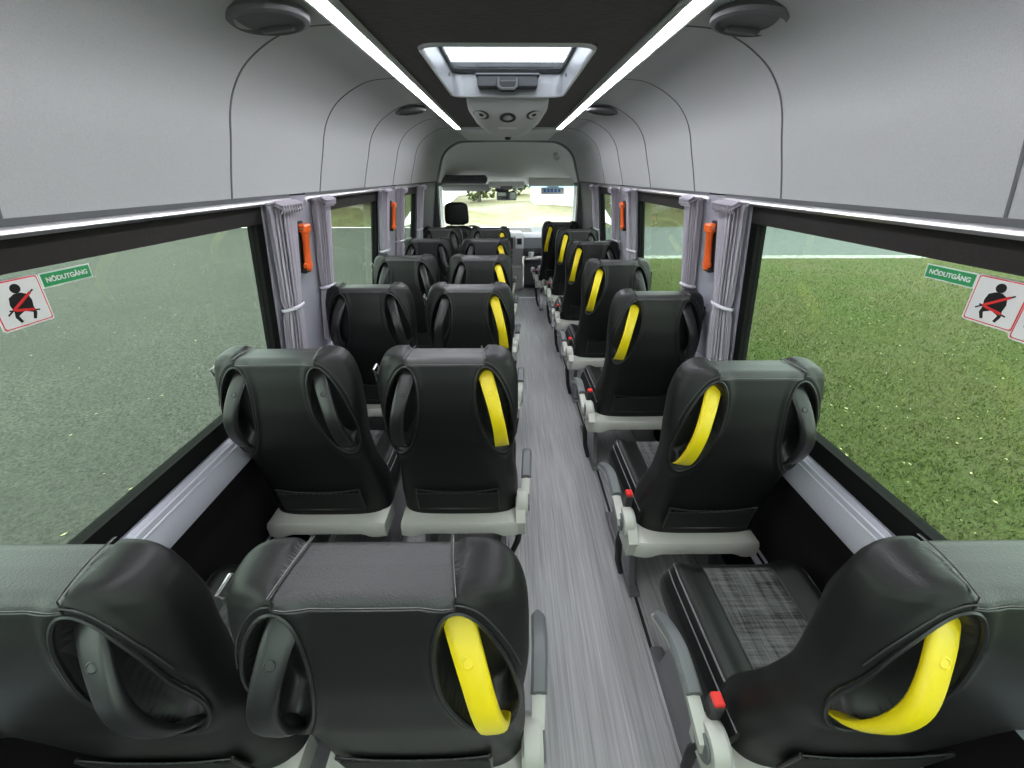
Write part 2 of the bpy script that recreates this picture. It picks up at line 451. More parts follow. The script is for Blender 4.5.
def backrest_rows():
    rows = []
    hs = list(np.linspace(.368, TOPH-.022, 98))
    for i, h in enumerate(hs):
        X, Y = section(h)
        rows.append([X.copy(), Y.copy(), np.full(200, h)])
    # rounded top edge, then shrinking rings close the flat top
    for a in np.linspace(12, 90, 7):
        sh = .022*(1-math.cos(R(a))); z = TOPH-.022+.022*math.sin(R(a))
        X, Y = section(TOPH-.01, shrink=sh); rows.append([X, Y, np.full(200, z)])
    X0, Y0, _ = rows[-1]; yc = (Y0.min()+Y0.max())/2
    for s in (.94,.85,.74,.60,.45,.30,.15,.04):
        X = X0*(1-(1-s)*.55) if s > .3 else X0*(.615*s/.3)
        Y = yc + (Y0-yc)*s
        rows.append([X0*(s*.45+.55) if s>.05 else X0*.55, Y, np.full(200, TOPH+.0015*(1-s))])
    out = []
    for X, Y, Z in rows:
        Z = Z.copy()
        zt = np.clip((Z-.93)/.12, 0, 1); ax = np.abs(X)
        # wings stand a little proud of the middle strip at the top
        wg = np.clip((ax-.112)/.014, 0, 1); wg = wg*wg*(3-2*wg)
        drop = np.clip((ax-.145)/.06, 0, 1)
        Z = Z + .014*wg*zt*np.clip(.45+(Y-Y.min())/.1*.6, 0, 1.1) - .024*drop**2*zt
        for k in range(len(X)):
            if Y[k] < rear_mid(Z[k]):
                for sg in (-1, 1):
                    u, v = well_uv(X[k], Z[k], sg)
                    r = math.hypot(u/WA, v/WB)
                    if r < 1.0:
                        q = min(1, (1-r)/.30); q = q*q*(3-2*q); Y[k] += .062*q
                    if r < 1.35:       # soft padded lip around the well
                        q = math.exp(-((r-1.12)/.12)**2); Y[k] -= .005*q
        out.append([(float(a), float(b), float(c)) for a, b, c in zip(X, Y, Z)])
    return out
def rear_mid(z): 
    z = min(z, TOPH); return f_rear(z)+f_thick(z)*.42
ROWS = backrest_rows()
BACKME = None
def make_backrest(parent):
    global BACKME
    if BACKME is None:
        m = MB(); m.loft(ROWS, 0)
        o = m.build('backrest', [LEATHER, PLASTIC, LEATHER2], parent, ang=60); BACKME = o.data
        # faces deep in the wells are moulded plastic
        for p in BACKME.polygons:
            c = p.center
            if c.z > 1.0305 and abs(c.x) < .1165: p.material_index = 2  # grained middle panel, its lighter colour partly standing in for sheen
            for sg in (-1, 1):
                u, v = well_uv(c.x, c.z, sg)
                if c.y < .09 and math.hypot(u/WA, v/WB) < .93: p.material_index = 1
    else:
        o = bpy.data.objects.new('backrest', BACKME); C.objects.link(o); o.parent = parent
    # seams and rims as sub-parts
    m = MB()
    ys = [(x, rear_y(x, 1.030)+.0004, 1.030) for x in np.linspace(-.118, .118, 16)]
    m.tube(ys, .0013, 6)
    m.tube([(x, rear_y(x, 1.034)+.001, 1.0335) for x in np.linspace(-.118, .118, 16)], .0006, 4, 1)
    for sg in (-1, 1):
        pts = [(sg*.118, rear_y(.118, 1.030), 1.030)]
        for t in np.linspace(0, 1, 10):
            y = .002 + t*.100
            pts.append((sg*(.118-.016*math.sin(t*1.2)), y, 1.0515 + .0035*math.sin(t*PI)))
        m.tube(pts, .0012, 6)
        m.tube([(p[0]+sg*.003, p[1], p[2]+.0008) for p in pts[1:]], .0007, 4, 1)
        # curved seam running round the wing, outside the well
        pts = [(sg*.118, rear_y(.118,1.030)-.0005, 1.030)]
        for a in np.linspace(R(84), R(5), 16):
            x, z = well_pt(sg*WA*1.24*math.cos(a), WB*1.12*math.sin(a), sg)
            if abs(x) < f_half(z)*.975: pts.append((x, rear_y(x, z)-.0008, z))
        m.tube(pts, .0012, 6)
    m.build('stitched_seam', [PIPE, STITCH], o)
    m = MB()
    for sg in (-1, 1):
        pts = []
        for a in np.linspace(0, 2*PI, 48, endpoint=False):
            x, z = well_pt(WA*1.02*math.cos(a), WB*1.02*math.sin(a), sg)
            pts.append((x, rear_y(x, z)-.0012, z))
        mm = MB(); mm.tube(pts, .0035, 6, closed=True)
        mm.build('well_rim', PLASTIC, o)
    return o
def make_handle(parent, sg, material, label=None):
    rows = []; NS = 26
    for i in range(NS):
        s = i/(NS-1); v = .140 - s*.280
        bulge = math.sin(PI*min(1, s*1.0))**.75 if 0 < s < 1 else 0
        u = sg*(-.006 + .014*math.sin(PI*s)) 
        x, z = well_pt(u, v, sg)
        y = rear_y(x, z) + .034*(1-s) + .012*s - .056*bulge*(1-.25*(1-s))
        w = .0245 - .004*math.sin(PI*s); th = .0115
        # frame along the path
        tx = (-.070*math.cos(PI*s)*PI/ .246) * .5
        ring = []
        for a in np.linspace(0, 2*PI, 14, endpoint=False):
            ca, sa = math.cos(a), math.sin(a)
            lx = w*math.copysign(abs(ca)**.6, ca); ly = th*math.copysign(abs(sa)**.7, sa)
            ang = math.atan2(tx, 1)
            xx, zz = well_pt(u+lx, v + ly*math.sin(-ang)*1.0, sg)
            ring.append((xx, y + ly*math.cos(ang), zz))
        rows.append(ring)
    m = MB(); m.loft(rows)
    o = m.build('handle', material, parent, ang=45)
    if label: o['label'] = label
    # round screw cover high on the handle
    s = .22; v = .140-.280*s; x, z = well_pt(sg*(-.006+.014*math.sin(PI*s)), v, sg)
    y = rear_y(x, z)+.034*(1-s)+.012*s-.056*math.sin(PI*s)**.75*(1-.25*(1-s))-.0085
    mm = MB(); M = Matrix.Translation((x, y, z)) @ Matrix.Rotation(R(90-36), 4, 'X')
    mm.lathe([(.0085,-.006),(.0085,.0010),(.0070,.0016),(.0060,.0004),(0.0005,.0004)], 20, M)
    mm.build('screw_cover', material, o)
    return o
def make_cushion(parent, half=.222):
    """superellipse pad, leather with a check insert and piping"""
    y0, y1, z0 = .085, .515, .36
    def top(x, y):
        a = abs(x)/half
        t = .462 + .016*math.exp(-((a-.80)/.16)**2) - .05*max(0, a-.86)/.14*1.0
        f = (y-y0)/(y1-y0)
        t += .008*f - .055*max(0, f-.86)**2/.0196*.7
        return t
    m = MB(); xs = np.linspace(-half, half, 45); ys = np.linspace(y0, y1, 40)
    def edge(y):
        f = (y-y0)/(y1-y0)
        return 1 - .05*(1-f) - .10*max(0, (f-.8)/.2)**2.5
    rows = [[(x*edge(y), y, top(x, y)) for x in xs] for y in ys]
    m.grid(rows, 0)
    per = [rows[0][i] for i in range(45)] + [rows[j][-1] for j in range(1, 40)] + [rows[-1][i] for i in range(43,-1,-1)] + [rows[j][0] for j in range(38, 0, -1)]
    rings = [per]
    for dz, k in ((-.02,1.012),(-.045,1.008),(-.07,.985),(-.09,.95)):
        rings.append([(p[0]*k, .3+(p[1]-.3)*k, p[2]+dz if dz>-.08 else z0) for p in per])
    m.grid(rings, 0, closeu=True)
    c = m.build('cushion', LEATHER, parent, ang=50)
    m = MB(); xs2 = np.linspace(-.102, .102, 16); ys2 = np.linspace(y0+.005, y1-.035, 36)
    m.grid([[(x*(1+.06*(y-.3)), y, top(x, y)+.0022) for x in xs2] for y in ys2])
    m.build('check_insert', TARTAN, c)
    for sg in (-1, 1):
        m = MB()
        m.tube([(sg*.103*(1+.06*(y-.3)), y, top(.103, y)+.0022) for y in ys2], .0022, 6, 0)
        for off in (.880, .935):
            m.tube([(sg*half*off*edge(y), y, top(half*off, y)+.001) for y in np.linspace(y0, y1-.01, 36)], .0028 if off < .9 else .0022, 6, 1)
        m.build('piping', [PIPE, WPIPE], c)
    return c
def make_seat(name, label, group, handles, arm):
    """handles: (left material, right material); arm: side of the aisle (-1, 1 or 0)"""
    e = empty(name, label, 'seat', (0,0,0), group)
    make_backrest(e)
    for sg, mt in zip((-1, 1), handles):
        make_handle(e, sg, mt, 'yellow grab handle' if mt is YELLOW else 'black grab handle')
    # magazine net
    m = MB()
    m.box(-.150, .150, 0, .004, .42, .525, 0, .001, Matrix.Translation((0, .046, .005)) @ Matrix.Rotation(R(9), 4, 'X') @ Matrix.Translation((0, .052, -.03)))
    net = m.build('net_pocket', NET, e, smooth=False)
    m = MB()
    P = lambda x, z: (x, min(rear_y(x*.9, z)-.008, .045), z)
    for k in range(14):
        x = -.145 + k*.0207
        m.tube([P(max(-.148, min(.148, x-.03)), .42), P(max(-.148,min(.148,x)), .47), P(max(-.148, min(.148, x+.03)), .518)], .0008, 4)
        m.tube([P(max(-.148, min(.148, x+.03)), .42), P(max(-.148,min(.148,x)), .475), P(max(-.148, min(.148, x-.03)), .518)], .0008, 4)
    m.build('net_mesh', PIPE, net)
    m = MB()
    m.tube([P(-.150,.525), P(-.15,.415), P(0,.412), P(.15,.415), P(.150,.525)], .0045, 8)
    m.tube([P(-.150,.525), P(-.08,.513), P(0,.508), P(.08,.513), P(.150,.525)], .0022, 8)
    m.build('net_frame', PLASTIC, net)
    make_cushion(e)
    # beige moulded cross frame under the backrest, arched below
    m = MB(); rows = []
    for i in range(25):
        x = -.222 + .444*i/24; a = abs(x)/.222
        zb = .300 + (.022 if a < .62 else .022*max(0, 1-(a-.62)/.16)); zt = .376 - .010*max(0, a-.92)/.08
        rows.append([(x, -.004+.012*a**6, zt), (x, -.012+.012*a**6, zt-.012), (x, -.012+.012*a**6, zb+.01), (x, -.004+.012*a**6, zb), (x, .12, zb-.005), (x, .12, zt)])
    m.loft(rows); m.build('cross_frame', BEIGE, e)
    # seat pan
    m = MB(); m.box(-.20,.20,.10,.49,.30,.37,0,.015); m.build('seat_pan', SHELL, e)
    # two pedestal legs, each with a foot clamp
    for x in (-.165, .165):
        m = MB(); m.prism([(.12,.32),(.46,.32),(.40,.20),(.43,.03),(.47,.0),(.06,.0),(.10,.04),(.16,.20)], 'x', x-.012, x+.012)
        m.box(x-.022, x+.022, .04, .49, 0, .022, 0, .004)
        m.build('leg', STEEL, e)
    # belt guide on the window side shoulder
    bs = -arm if arm else -1
    xx = bs*.218
    m = MB()
    m.box(xx-.010, xx+.010, .045, .085, .905, .985, 0, .004); m.build('belt_guide', PLASTIC, e)
    g = e.children[-1]
    m = MB(); m.tube([(xx+bs*.012, .05,.985),(xx+bs*.014,.045,.995),(xx+bs*.012,.075,1.0),(xx+bs*.010,.085,.985),(xx+bs*.012,.08,.955),(xx+bs*.012,.052,.955)], .0035, 6, closed=True)
    m.build('guide_loop', CHROME, g)
    m = MB(); m.box(xx-.004+bs*.012, xx+.004+bs*.012, .055,.080,.80,.965,0,.002); m.build('seat_belt', SHELL, e)
    m = MB(); bx = -.232 if arm == -1 else (-.19 if arm == 1 else .19); dzb = 0 if arm == -1 else -.06
    m.box(bx-.013, bx+.013, .11, .145, .43+dzb, .490+dzb, 0, .004, None); bk = m.build('buckle', PLASTIC, e)
    m = MB(); m.box(bx-.012, bx+.012, .113, .142, .486+dzb, .500+dzb, 0, .003); m.build('release_button', RED, bk)
    if arm:
        a = arm
        m = MB()
        # beige side housing with the pivot
        m.lathe([(.010,-.02),(.050,-.02),(.052,-.014),(.052,.014),(.046,.022),(.010,.022)], 32,
                Matrix.Translation((a*.240, .085, .395)) @ Matrix.Rotation(R(90), 4, 'Y') @ Matrix.Scale(1.0, 4))
        m.prism([(.01,.30),(.14,.30),(.15,.38),(.12,.42),(.05,.42),(.0,.37)], 'x', a*.215, a*.250)
        hs = m.build('pivot_housing', BEIGE, e)
        m = MB()
        m.lathe([(.002,-.003),(.033,-.003),(.035,.0),(.033,.004),(.002,.004)], 32,
                Matrix.Translation((a*.264, .085, .395)) @ Matrix.Rotation(R(90), 4, 'Y'))
        m.build('pivot_cap', DGREY, hs)
        # arm: arched bar, beige body with a grey top pad
        def armpath(s):
            return (a*((.262 if a < 0 else .250)+.018*math.sin(s*1.5)), .075+.285*s, .415 + .080*math.sin(min(1, s*1.35)*PI*.5) - .065*max(0, s-.5)**1.6*3)
        rows = []; rows2 = []
        for i in range(20):
            s = i/19; x, y, z = armpath(s); w = .019; t = .026-.012*s
            rows.append([(x-w*.8, y, z), (x-w*.7, y-.004, z-t), (x, y-.006, z-t*1.3), (x+w*.7, y-.004, z-t), (x+w*.8, y, z), (x, y, z+.004)])
            if s > .22: 
                q = min(1, (1-s)/.08+.25)
                rows2.append([(x-w*q, y, z+.001), (x-w*1.05*q, y, z+.008), (x-w*.7*q, y, z+.016), (x, y, z+.018), (x+w*.7*q, y, z+.016), (x+w*1.05*q, y, z+.008), (x+w*q, y, z+.001)])
        m = MB(); m.loft(rows); ar = m.build('armrest', BEIGE, e)
        m = MB(); m.loft(rows2); m.build('arm_pad', DGREY, ar)
        m = MB(); m.tube([(a*.235,.10,.36),(a*.24,.12,.25),(a*.225,.13,.12),(a*.20,.14,.03)], [.016,.014,.013,.012], 10)
        m.build('leg_cover', SHELL, e)
    if arm == -1:      # the single seats sit a little aisle-ward on their frame
        for ch in e.children:
            if ch.name.split('.')[0] in ('cushion','cross_frame','seat_pan','leg','buckle','pivot_housing','armrest','leg_cover'): ch.location.x = -.025
    return e

LY = [.31, 1.05, 1.87, 2.66, 3.46, 4.27]
RY = [.305, .95, 1.73, 2.50, 3.31, 4.13, 4.80]
ordn = ['rearmost', 'second from rear', 'third from rear', 'fourth from rear', 'fifth from rear', 'sixth from rear', 'seventh from rear']
col_info = [
 ('window', -.695, LY, (PLASTIC, PLASTIC), 0, 'black leather seat with black handles by the left windows, %s', 'window seats on the left side'),
 ('aisle', -.190, LY, (PLASTIC, YELLOW), 1, 'black leather seat left of the aisle, one yellow handle, %s', 'aisle seats left of the aisle'),
 ('single', .700, RY, (YELLOW, PLASTIC), -1, 'black leather single seat right of the aisle, one yellow handle, %s', 'single seats on the right side')]
for key, x, ylist, hd, arm, lab, grp in col_info:
    proto = None
    for i, y in enumerate(ylist):
        o = make_seat('passenger_seat', '', grp, hd, arm) if proto is None else copy_tree(proto)
        if proto is None: proto = o
        o.location = (x + ((.022 if i == 0 else -.09 if i == 6 else 0) if key == 'single' else 0), y, 0)
        w = ordn[i]
        if i == len(ylist)-1: w = 'frontmost one'
        if i == 0: w = 'rearmost one'
        o['label'] = lab % w

# seat rails on the floor
for k, (x, lb) in enumerate(((-.85,'floor rail under the left window seats'), (-.02,'floor rail along the left edge of the aisle'), (.515,'silver floor rail along the right edge of the aisle'), (.84,'floor rail under the right seats beside the wall'))):
    m = MB(); m.box(x-.016, x+.016, YB+.1, 5.3, 0, .006, 0, .001); m.box(x-.006, x+.006, YB+.1, 5.3, .004, .007, 1)
    o = m.build('seat_rail', [mat('aluminium_%d' % k, (.6,.6,.61), .35, metal=.7), SHELL], smooth=False)
    tag(o, lb, 'rail', 'floor rails')

# ------------------------------------------------------------------ curtains
def curtain(sg, yc, wtop, wmid, label, tie=1.02, zbot=.80, seed=0):
    rr = random.Random(seed)
    e = empty('curtain', label, 'curtain', (sg*(wx(1.44)-.035), yc, 1.44), 'gathered window curtains')
    npl = 19; N = npl*8; rows = []
    dep = [rr.uniform(.30,.62) for _ in range(npl)]; wob = [rr.uniform(-.25,.25) for _ in range(npl)]
    for i in range(40):
        z = 1.435 - (1.435-zbot)*i/39
        if z > tie: q = (z-tie)/(1.43-tie); w = wmid+(wtop-wmid)*q**1.3
        else: q = (tie-z)/(tie-zbot); w = wmid + (wtop-wmid)*.6*q
        pinch = math.exp(-((z-tie)/.025)**2)
        row = []
        for jj in range(N):
            t = jj/N; k = int(t*npl); f = t*npl-k
            th = 2*PI*(t + .010*wob[k]*math.sin(z*9+k))
            fold = math.sin(PI*f)**.6
            r = 1 - dep[k]*(1-fold) - .10*math.sin(z*5+k*2.1)*fold*(1-pinch)
            r *= 1-.12*pinch
            row.append((sg*(wx(z)-.046-wx(1.44)+.035) - sg*.032*r*math.cos(th), .5*w*r*math.sin(th), z-1.44))
        rows.append(row)
    m = MB(); m.loft(rows)
    m.build('cloth', CURTAIN, e, ang=50)
    # ruched heading and its small tapes
    m = MB()
    for k in range(8):
        y = -wtop*.5 + wtop*(k+.5)/8
        m.tube([(sg*-.014, y-.006, .0), (sg*-.038, y-.010, .006), (sg*-.052, y+.002, -.006), (sg*-.046, y+.012, -.024), (sg*-.030, y+.014, -.034)], [.004,.0055,.006,.005,.002], 6)
        m.tube([(sg*-.020, y, -.004), (sg*-.050, y+.004, -.018), (sg*-.044, y-.006, -.034)], [.003,.005,.002], 6)
    m.box(sg*-.030, sg*.012, -wtop*.42, wtop*.42, -.012, .004, 0, .003)
    m.build('heading', CURTAIN, e)
    m = MB(); z = tie-1.44; x0 = sg*(wx(tie)-.028) - sg*(wx(1.44)-.035)
    pts = [(x0 - sg*(.034*math.cos(a)+.018), (wmid*.5+.004)*math.sin(a), z+.006*math.cos(a)) for a in np.linspace(0, 2*PI, 24, endpoint=False)]
    m.tube(pts, .0045, 6, closed=True, flat=1.6); m.build('tie_band', mat('tie_band', (.5,.48,.54), .7), e)
for sg, sd in ((-1,'left'), (1,'right')):
    curtain(sg, 1.580, .160, .115, 'grey tied-back curtain at the front end of the large %s window' % sd, 1.05, .79, 1+sg)
    curtain(sg, 1.93, .11, .08, 'grey tied-back curtain at the near end of the middle %s window' % sd, 1.05, .79, 5+sg)
    curtain(sg, 2.94, .13, .09, 'grey tied-back curtain at the front end of the middle %s window' % sd, 1.05, .79, 9+sg)
    curtain(sg, 3.40, .10, .06, 'grey curtain at the near end of the small front %s window' % sd, 1.05, .79, 13+sg)
    curtain(sg, 4.20, .14, .10, 'grey tied-back curtain at the front end of the small front %s window' % sd, 1.05, .79, 17+sg)
    # curtain rails
    for a, b, nm in ((YB, 1.74, 'large'), (1.84, 3.02, 'middle'), (3.37, 4.25, 'small front')):
        m = MB(); x = sg*.866; zz = 1.4415
        def sec(y, z): return [(x+sg*.008, y, z+.010), (x+sg*.001, y, z+.010), (x-sg*.005, y, z+.005), (x-sg*.007, y, z-.002), (x-sg*.003, y, z-.009), (x+sg*.008, y, z-.010)]
        m.loft([sec(a, zz-(.012 if a > 0 else 0)), sec(a+.012, zz-.003), sec(a+.03, zz), sec(b-.03, zz), sec(b-.012, zz-.003), sec(b, zz-.012)])
        m.box(x, x+sg*.014, a+.02, b-.02, zz+.010, zz+.022, 1)
        tag(m.build('curtain_rail', [CHROME, DGREY]), 'chrome curtain rail above the %s %s window' % (nm, sd), 'curtain rail', 'chrome curtain rails')

# ------------------------------------------------------------------ emergency hammers
def hammer(sg, y, label, zc=1.258):
    x = sg*(wx(zc)-.014)
    e = empty('emergency_hammer', label, 'hammer', (x, y, zc), 'orange emergency hammers')
    e.rotation_euler = (0, sg*-R(8), 0)
    m = MB(); m.box(sg*-.012, 0, -.028, .028, -.105, .105, 0, .004)
    m.box(sg*-.03, 0, -.026, .026, -.105, -.085, 0, .004)
    m.build('holder', PLASTIC, e)
    m = MB(); rows = []
    for s in np.linspace(0, 1, 14):
        z = -.092 + .185*s; w = .017 + .004*math.sin(s*9) + (.006 if s > .8 else 0); t = .014
        rows.append([(sg*(-.028+t*math.cos(a)), w*math.sin(a), z) for a in np.linspace(0, 2*PI, 12, endpoint=False)])
    m.loft(rows)
    m.box(sg*-.044, sg*-.014, -.030, .030, .062, .098, 0, .006)
    m.box(sg*-.040, sg*-.016, -.026, .026, -.084, -.060, 0, .006)
    o = m.build('handle', ORANGE, e)
    m = MB(); m.tube([(sg*-.03,-.036,.08),(sg*-.03,-.026,.08)], [.002,.007], 8); m.tube([(sg*-.03,.026,.08),(sg*-.03,.036,.08)], [.007,.002], 8)
    m.build('striker', STEEL, o)
hammer(-1, 1.755, 'orange emergency hammer on the pillar between the large and middle left windows')
hammer(1, 1.755, 'orange emergency hammer on the pillar between the large and middle right windows')
hammer(-1, 3.20, 'orange emergency hammer on the pillar before the small front left window')
hammer(1, 3.20, 'orange emergency hammer on the pillar before the small front right window')

# ------------------------------------------------------------------ roof outlets
OUTG = mat('outlet_grey', (.13,.13,.135), .55)
def outlet(x, y, z, rad, label, tilt):
    e = empty('air_outlet', label, 'air outlet', (x, y, z), 'round grey roof outlets')
    e.rotation_euler = (0, tilt, 0)
    m = MB(); M = Matrix.Rotation(PI, 4, 'X')
    m.lathe([(rad*.70,-.005),(rad,-.005),(rad*1.02,.004),(rad*.97,.012),(rad*.84,.015),(rad*.80,.008),(rad*.78,-.002)], 40, M)
    m.build('bezel', OUTG, e)
    m = MB(); m.lathe([(.001,.010),(rad*.5,.0115),(rad*.78,.007),(rad*.80,.0),(.001,0)], 40, M)
    o = m.build('disc', mat('outlet_disc', (.10,.10,.105), .6), e)
    m = MB(); m.box(-rad*.45, rad*.45, rad*.25, rad*.5, -.020, -.006, 0, .004); m.build('thumb_tab', OUTG, o)
outlet(-.577, 1.25, 1.866, .094, 'large round roof outlet left of the left light strip, near the viewer', R(-6))
outlet(.594, 1.25, 1.866, .094, 'large round roof outlet right of the right light strip, near the viewer', R(6))
outlet(-.574, 2.78, 1.866, .092, 'round roof outlet left of the roof hatch, further forward', R(-6))
outlet(.557, 2.78, 1.866, .092, 'round roof outlet right of the roof hatch, further forward', R(6))

# ------------------------------------------------------------------ roof hatch
def rrect(hx, hy, r, n=8):
    out = []
    for (cx, cy, a0) in ((hx-r, hy-r, 0), (-hx+r, hy-r, 90), (-hx+r, -hy+r, 180), (hx-r, -hy+r, 270)):
        for k in range(n+1):
            a = R(a0+90*k/n); out.append((cx+r*math.cos(a), cy+r*math.sin(a)))
    return out
e = empty('roof_hatch', 'glazed roof hatch in a silver frame set in the dark ceiling', 'roof hatch', (0, (HY0+HY1)/2, 1.893))
hh = (HY1-HY0)/2
def ring(hx, hy, r, z): return [(x, y, z) for x, y in rrect(hx, hy, r)]
m = MB(); m.grid([ring(.292,hh+.008,.07,.0), ring(.290,hh+.006,.07,-.006), ring(.284,hh,.065,-.009), ring(.278,hh-.006,.06,-.006), ring(.276,hh-.008,.06,.004)], closeu=True)
m.build('frame', mat('hatch_silver', (.75,.75,.76), .3, metal=.3), e)
m = MB(); m.grid([ring(.276,hh-.008,.06,.0), ring(.276,hh-.010,.05,.098)], closeu=True)
m.build('well_wall', mat('hatch_wall', (.42,.42,.44), .3, metal=.3), e)
m = MB(); m.grid([ring(.277,hh-.008,.05,.094), ring(.275,hh-.011,.05,.088), ring(.262,hh-.028,.04,.088), ring(.261,hh-.03,.04,.098)], closeu=True)
m.build('inner_rim', PLASTIC, e)
m = MB(); m.box(-.275,.275,-hh+.012,hh-.012,.096,.102); m.build('glass', HATCHGLASS, e, smooth=False)
m = MB(); m.box(-.150,.150,hh-.085,hh-.012,.022,.072,0,.006); m.box(-.158,.158,hh-.09,hh-.012,.066,.078,0,.004)
hb = m.build('release_unit', CABDARK, e)
m = MB(); pts = [(-.045,hh-.085,.055),(-.045,hh-.105,.02),(-.03,hh-.110,.008),(.03,hh-.110,.008),(.045,hh-.105,.02),(.045,hh-.085,.055)]
m.tube(pts, .010, 8); m.box(-.04,.04,hh-.105,hh-.085,.012,.045,0,.003); m.build('release_handle', PLASTIC, hb)
for sx in (-1,1):
    for sy in (-.25,.25):
        m = MB(); m.lathe([(.001,-.003),(.007,-.002),(.008,.003),(.001,.003)], 10, Matrix.Translation((sx*.272, sy, .05)) @ Matrix.Rotation(R(90),4,'Y'))
        m.build('bolt', STEEL, e)

# ------------------------------------------------------------------ air unit in front of the hatch
e = empty('ceiling_air_unit', 'pale grey ceiling air unit with three round dark nozzles, in front of the hatch', 'air unit', (0, 2.55, 1.893))
secs = []
for y, hw, dp in ((0,.205,.02),(.015,.222,.05),(.10,.225,.085),(.22,.205,.125),(.34,.16,.150),(.44,.135,.150),(.50,.12,.135),(.54,.11,.0)):
    r = []
    for a in np.linspace(0, PI, 17):
        ca, sa = math.cos(a), math.sin(a)
        r.append((hw*math.copysign(abs(ca)**.55, ca), y, -dp*abs(sa)**.55))
    secs.append(r)
m = MB(); m.loft(secs); m.build('housing', LGREY, e, ang=50)
def unit_z(x, y):
    dp = float(np.interp(y, (0,.015,.10,.22,.34,.44,.50), (.02,.05,.085,.125,.150,.150,.135))); return -dp
sl = math.atan2(.04, .12)
for x in (-.148, 0, .148):
    y = .085 - (.01 if x else 0); M = Matrix.Translation((x, y, unit_z(x, y)+(.012 if x else .0))) @ Matrix.Rotation((-1 if x > 0 else 1 if x < 0 else 0)*R(14), 4, 'Y') @ Matrix.Rotation(PI - sl, 4, 'X')
    m = MB(); m.lathe([(.030,-.008),(.045,-.004),(.046,.004),(.040,.008),(.033,.004),(.030,.0)], 28, M); nz = m.build('nozzle', CABDARK, e)
    m = MB(); m.lathe([(.001,.008),(.014,.007),(.016,.002),(.031,-.002),(.031,-.006),(.001,-.006)], 20, M); m.build('nozzle_core', PLASTIC if x else LGREY, nz)
m = MB(); m.box(-.06,.06,.165,.180,-.124,-.118,0,.002); m.build('label_strip', WHITE, e)
m = MB(); m.lathe([(.001,0),(.018,.0),(.020,.008),(.012,.014),(.001,.015)], 16, Matrix.Translation((0,.40,-.150)) @ Matrix.Rotation(PI,4,'X')); m.build('sensor', PLASTIC, e)

# ------------------------------------------------------------------ cab
WSX = .93
# arch where the saloon meets the cab, and the cab headliner sweeping down to the windscreen
m = MB()
arch = [(x, z) for x, z in SP][::-1]
full = [(-x, z) for x, z in arch] + [(-.2,1.89),(0,1.892),(.2,1.89)] + [(x, z) for x, z in SP]
m.tube([(x*.985, YF-.02, z-.006) for x, z in full], .014, 8)
struct(m.build('trim_9', mat('arch_edge', (.33,.33,.33), .6)), 'edge welt of the arch between saloon and cab')
m = MB(); rows = []
for t in np.linspace(0, 1, 14):
    y = YF-.03 + t*.85; row = []
    for x, z in full:
        f = max(0, (z-1.38)/.51)
        zt = z - (z-1.40)*(1-math.cos(t*PI/2))**1.0*.98
        row.append((x*(1+.05*t), y - .10*t*(abs(x)/.9)**2, zt))
    rows.append(row)
m.grid(rows); struct(m.build('ceiling.002', CABGREY))
# cab pillars, door windows
for sg, a in ((-1,'left'),(1,'right')):
    m = MB()
    m.prism([(sg*.86,YF-.10),(sg*1.0,YF-.10),(sg*1.0,YF+.02),(sg*.86,YF+.02)], 'z', 0, 1.46)
    m.tube([(sg*.95, 6.05, 1.42), (sg*.99, 6.32, .95), (sg*1.0, 6.45, .72)], .038, 10, 1)
    m.box(sg*.96, sg*1.0, YF, 6.5, -.05, .78, 0, .01)
    m.box(sg*.90, sg*1.0, YF-.02, 6.15, 1.40, 1.48, 0, .01)
    m.box(sg*.88, sg*.96, YF, 6.3, .66, .78, 0, .02)
    struct(m.build('door_1' if sg < 0 else 'door_2', [CABDARK, CABGREY]))
    m = MB(); m.box(sg*.975, sg*.98, YF, 6.4, .76, 1.42); struct(m.build('window_%d' % (10 if sg<0 else 11), CLEARGLASS, smooth=False))
m = MB()
m.grid([[(x, 6.15+.20*t-.12*(x/.95)**2*(1), 1.40-.62*t) for x in np.linspace(-.97,.97,16)] for t in (0,.5,1)])
m.grid([[(x, 6.156+.20*t-.12*(x/.95)**2*(1), 1.40-.62*t) for x in np.linspace(-.97,.97,16)] for t in (0,.5,1)])
ws = struct(m.build('window_9', CLEARGLASS))
m = MB(); m.grid([[(x, 6.146+.20*t-.12*(x/.95)**2, 1.40-.62*t) for x in np.linspace(-.93,.93,16)] for t in (0,.035)]); m.build('sunshade_band', BLUEGLASS, ws)
# header panel pieces
e = empty('header_shelf', 'pale grey overhead console moulding above the windscreen', 'console', (0, 6.0, 1.40))
m = MB()
m.loft([[(x, -.10, .05), (x, -.14, .0), (x, -.10, -.045+.035*abs(x)/.3), (x, .06, -.05+.035*abs(x)/.3), (x, .10, .05)] for x in np.linspace(-.26,.22,9)])
m.build('console', CABGREY, e)
m = MB(); m.box(-.10,.06,-.145,-.08,-.035,.0,0,.006); m.build('lamp', mat('lamp_grey', (.16,.16,.16), .5), e)
tag(MB().box(-.93,-.28,5.88,6.02,1.425,1.53,0,.03).build('storage_pocket', CABDARK), 'dark overhead pocket above the driver', 'storage pocket')
tag(MB().box(-.90,-.24,5.93,5.96,1.335,1.42,0,.014).build('sun_visor', mat('visor', (.5,.5,.48), .8)), 'pale sun visor folded up above the driver', 'sun visor')
tag(MB().box(.28,.90,5.93,5.96,1.395,1.50,0,.014).build('sun_visor', CABGREY), 'pale sun visor folded up on the passenger side', 'sun visor')
m = MB(); m.lathe([(.02,0),(.05,.0),(.052,.008),(.04,.014),(.036,.004),(.02,.003)], 20, Matrix.Translation((.62,5.74,1.742)) @ Matrix.Rotation(R(128),4,'X'))
tag(m.build('dome_button', LGREY), 'small round fitting on the pale panel over the cab', 'fitting')
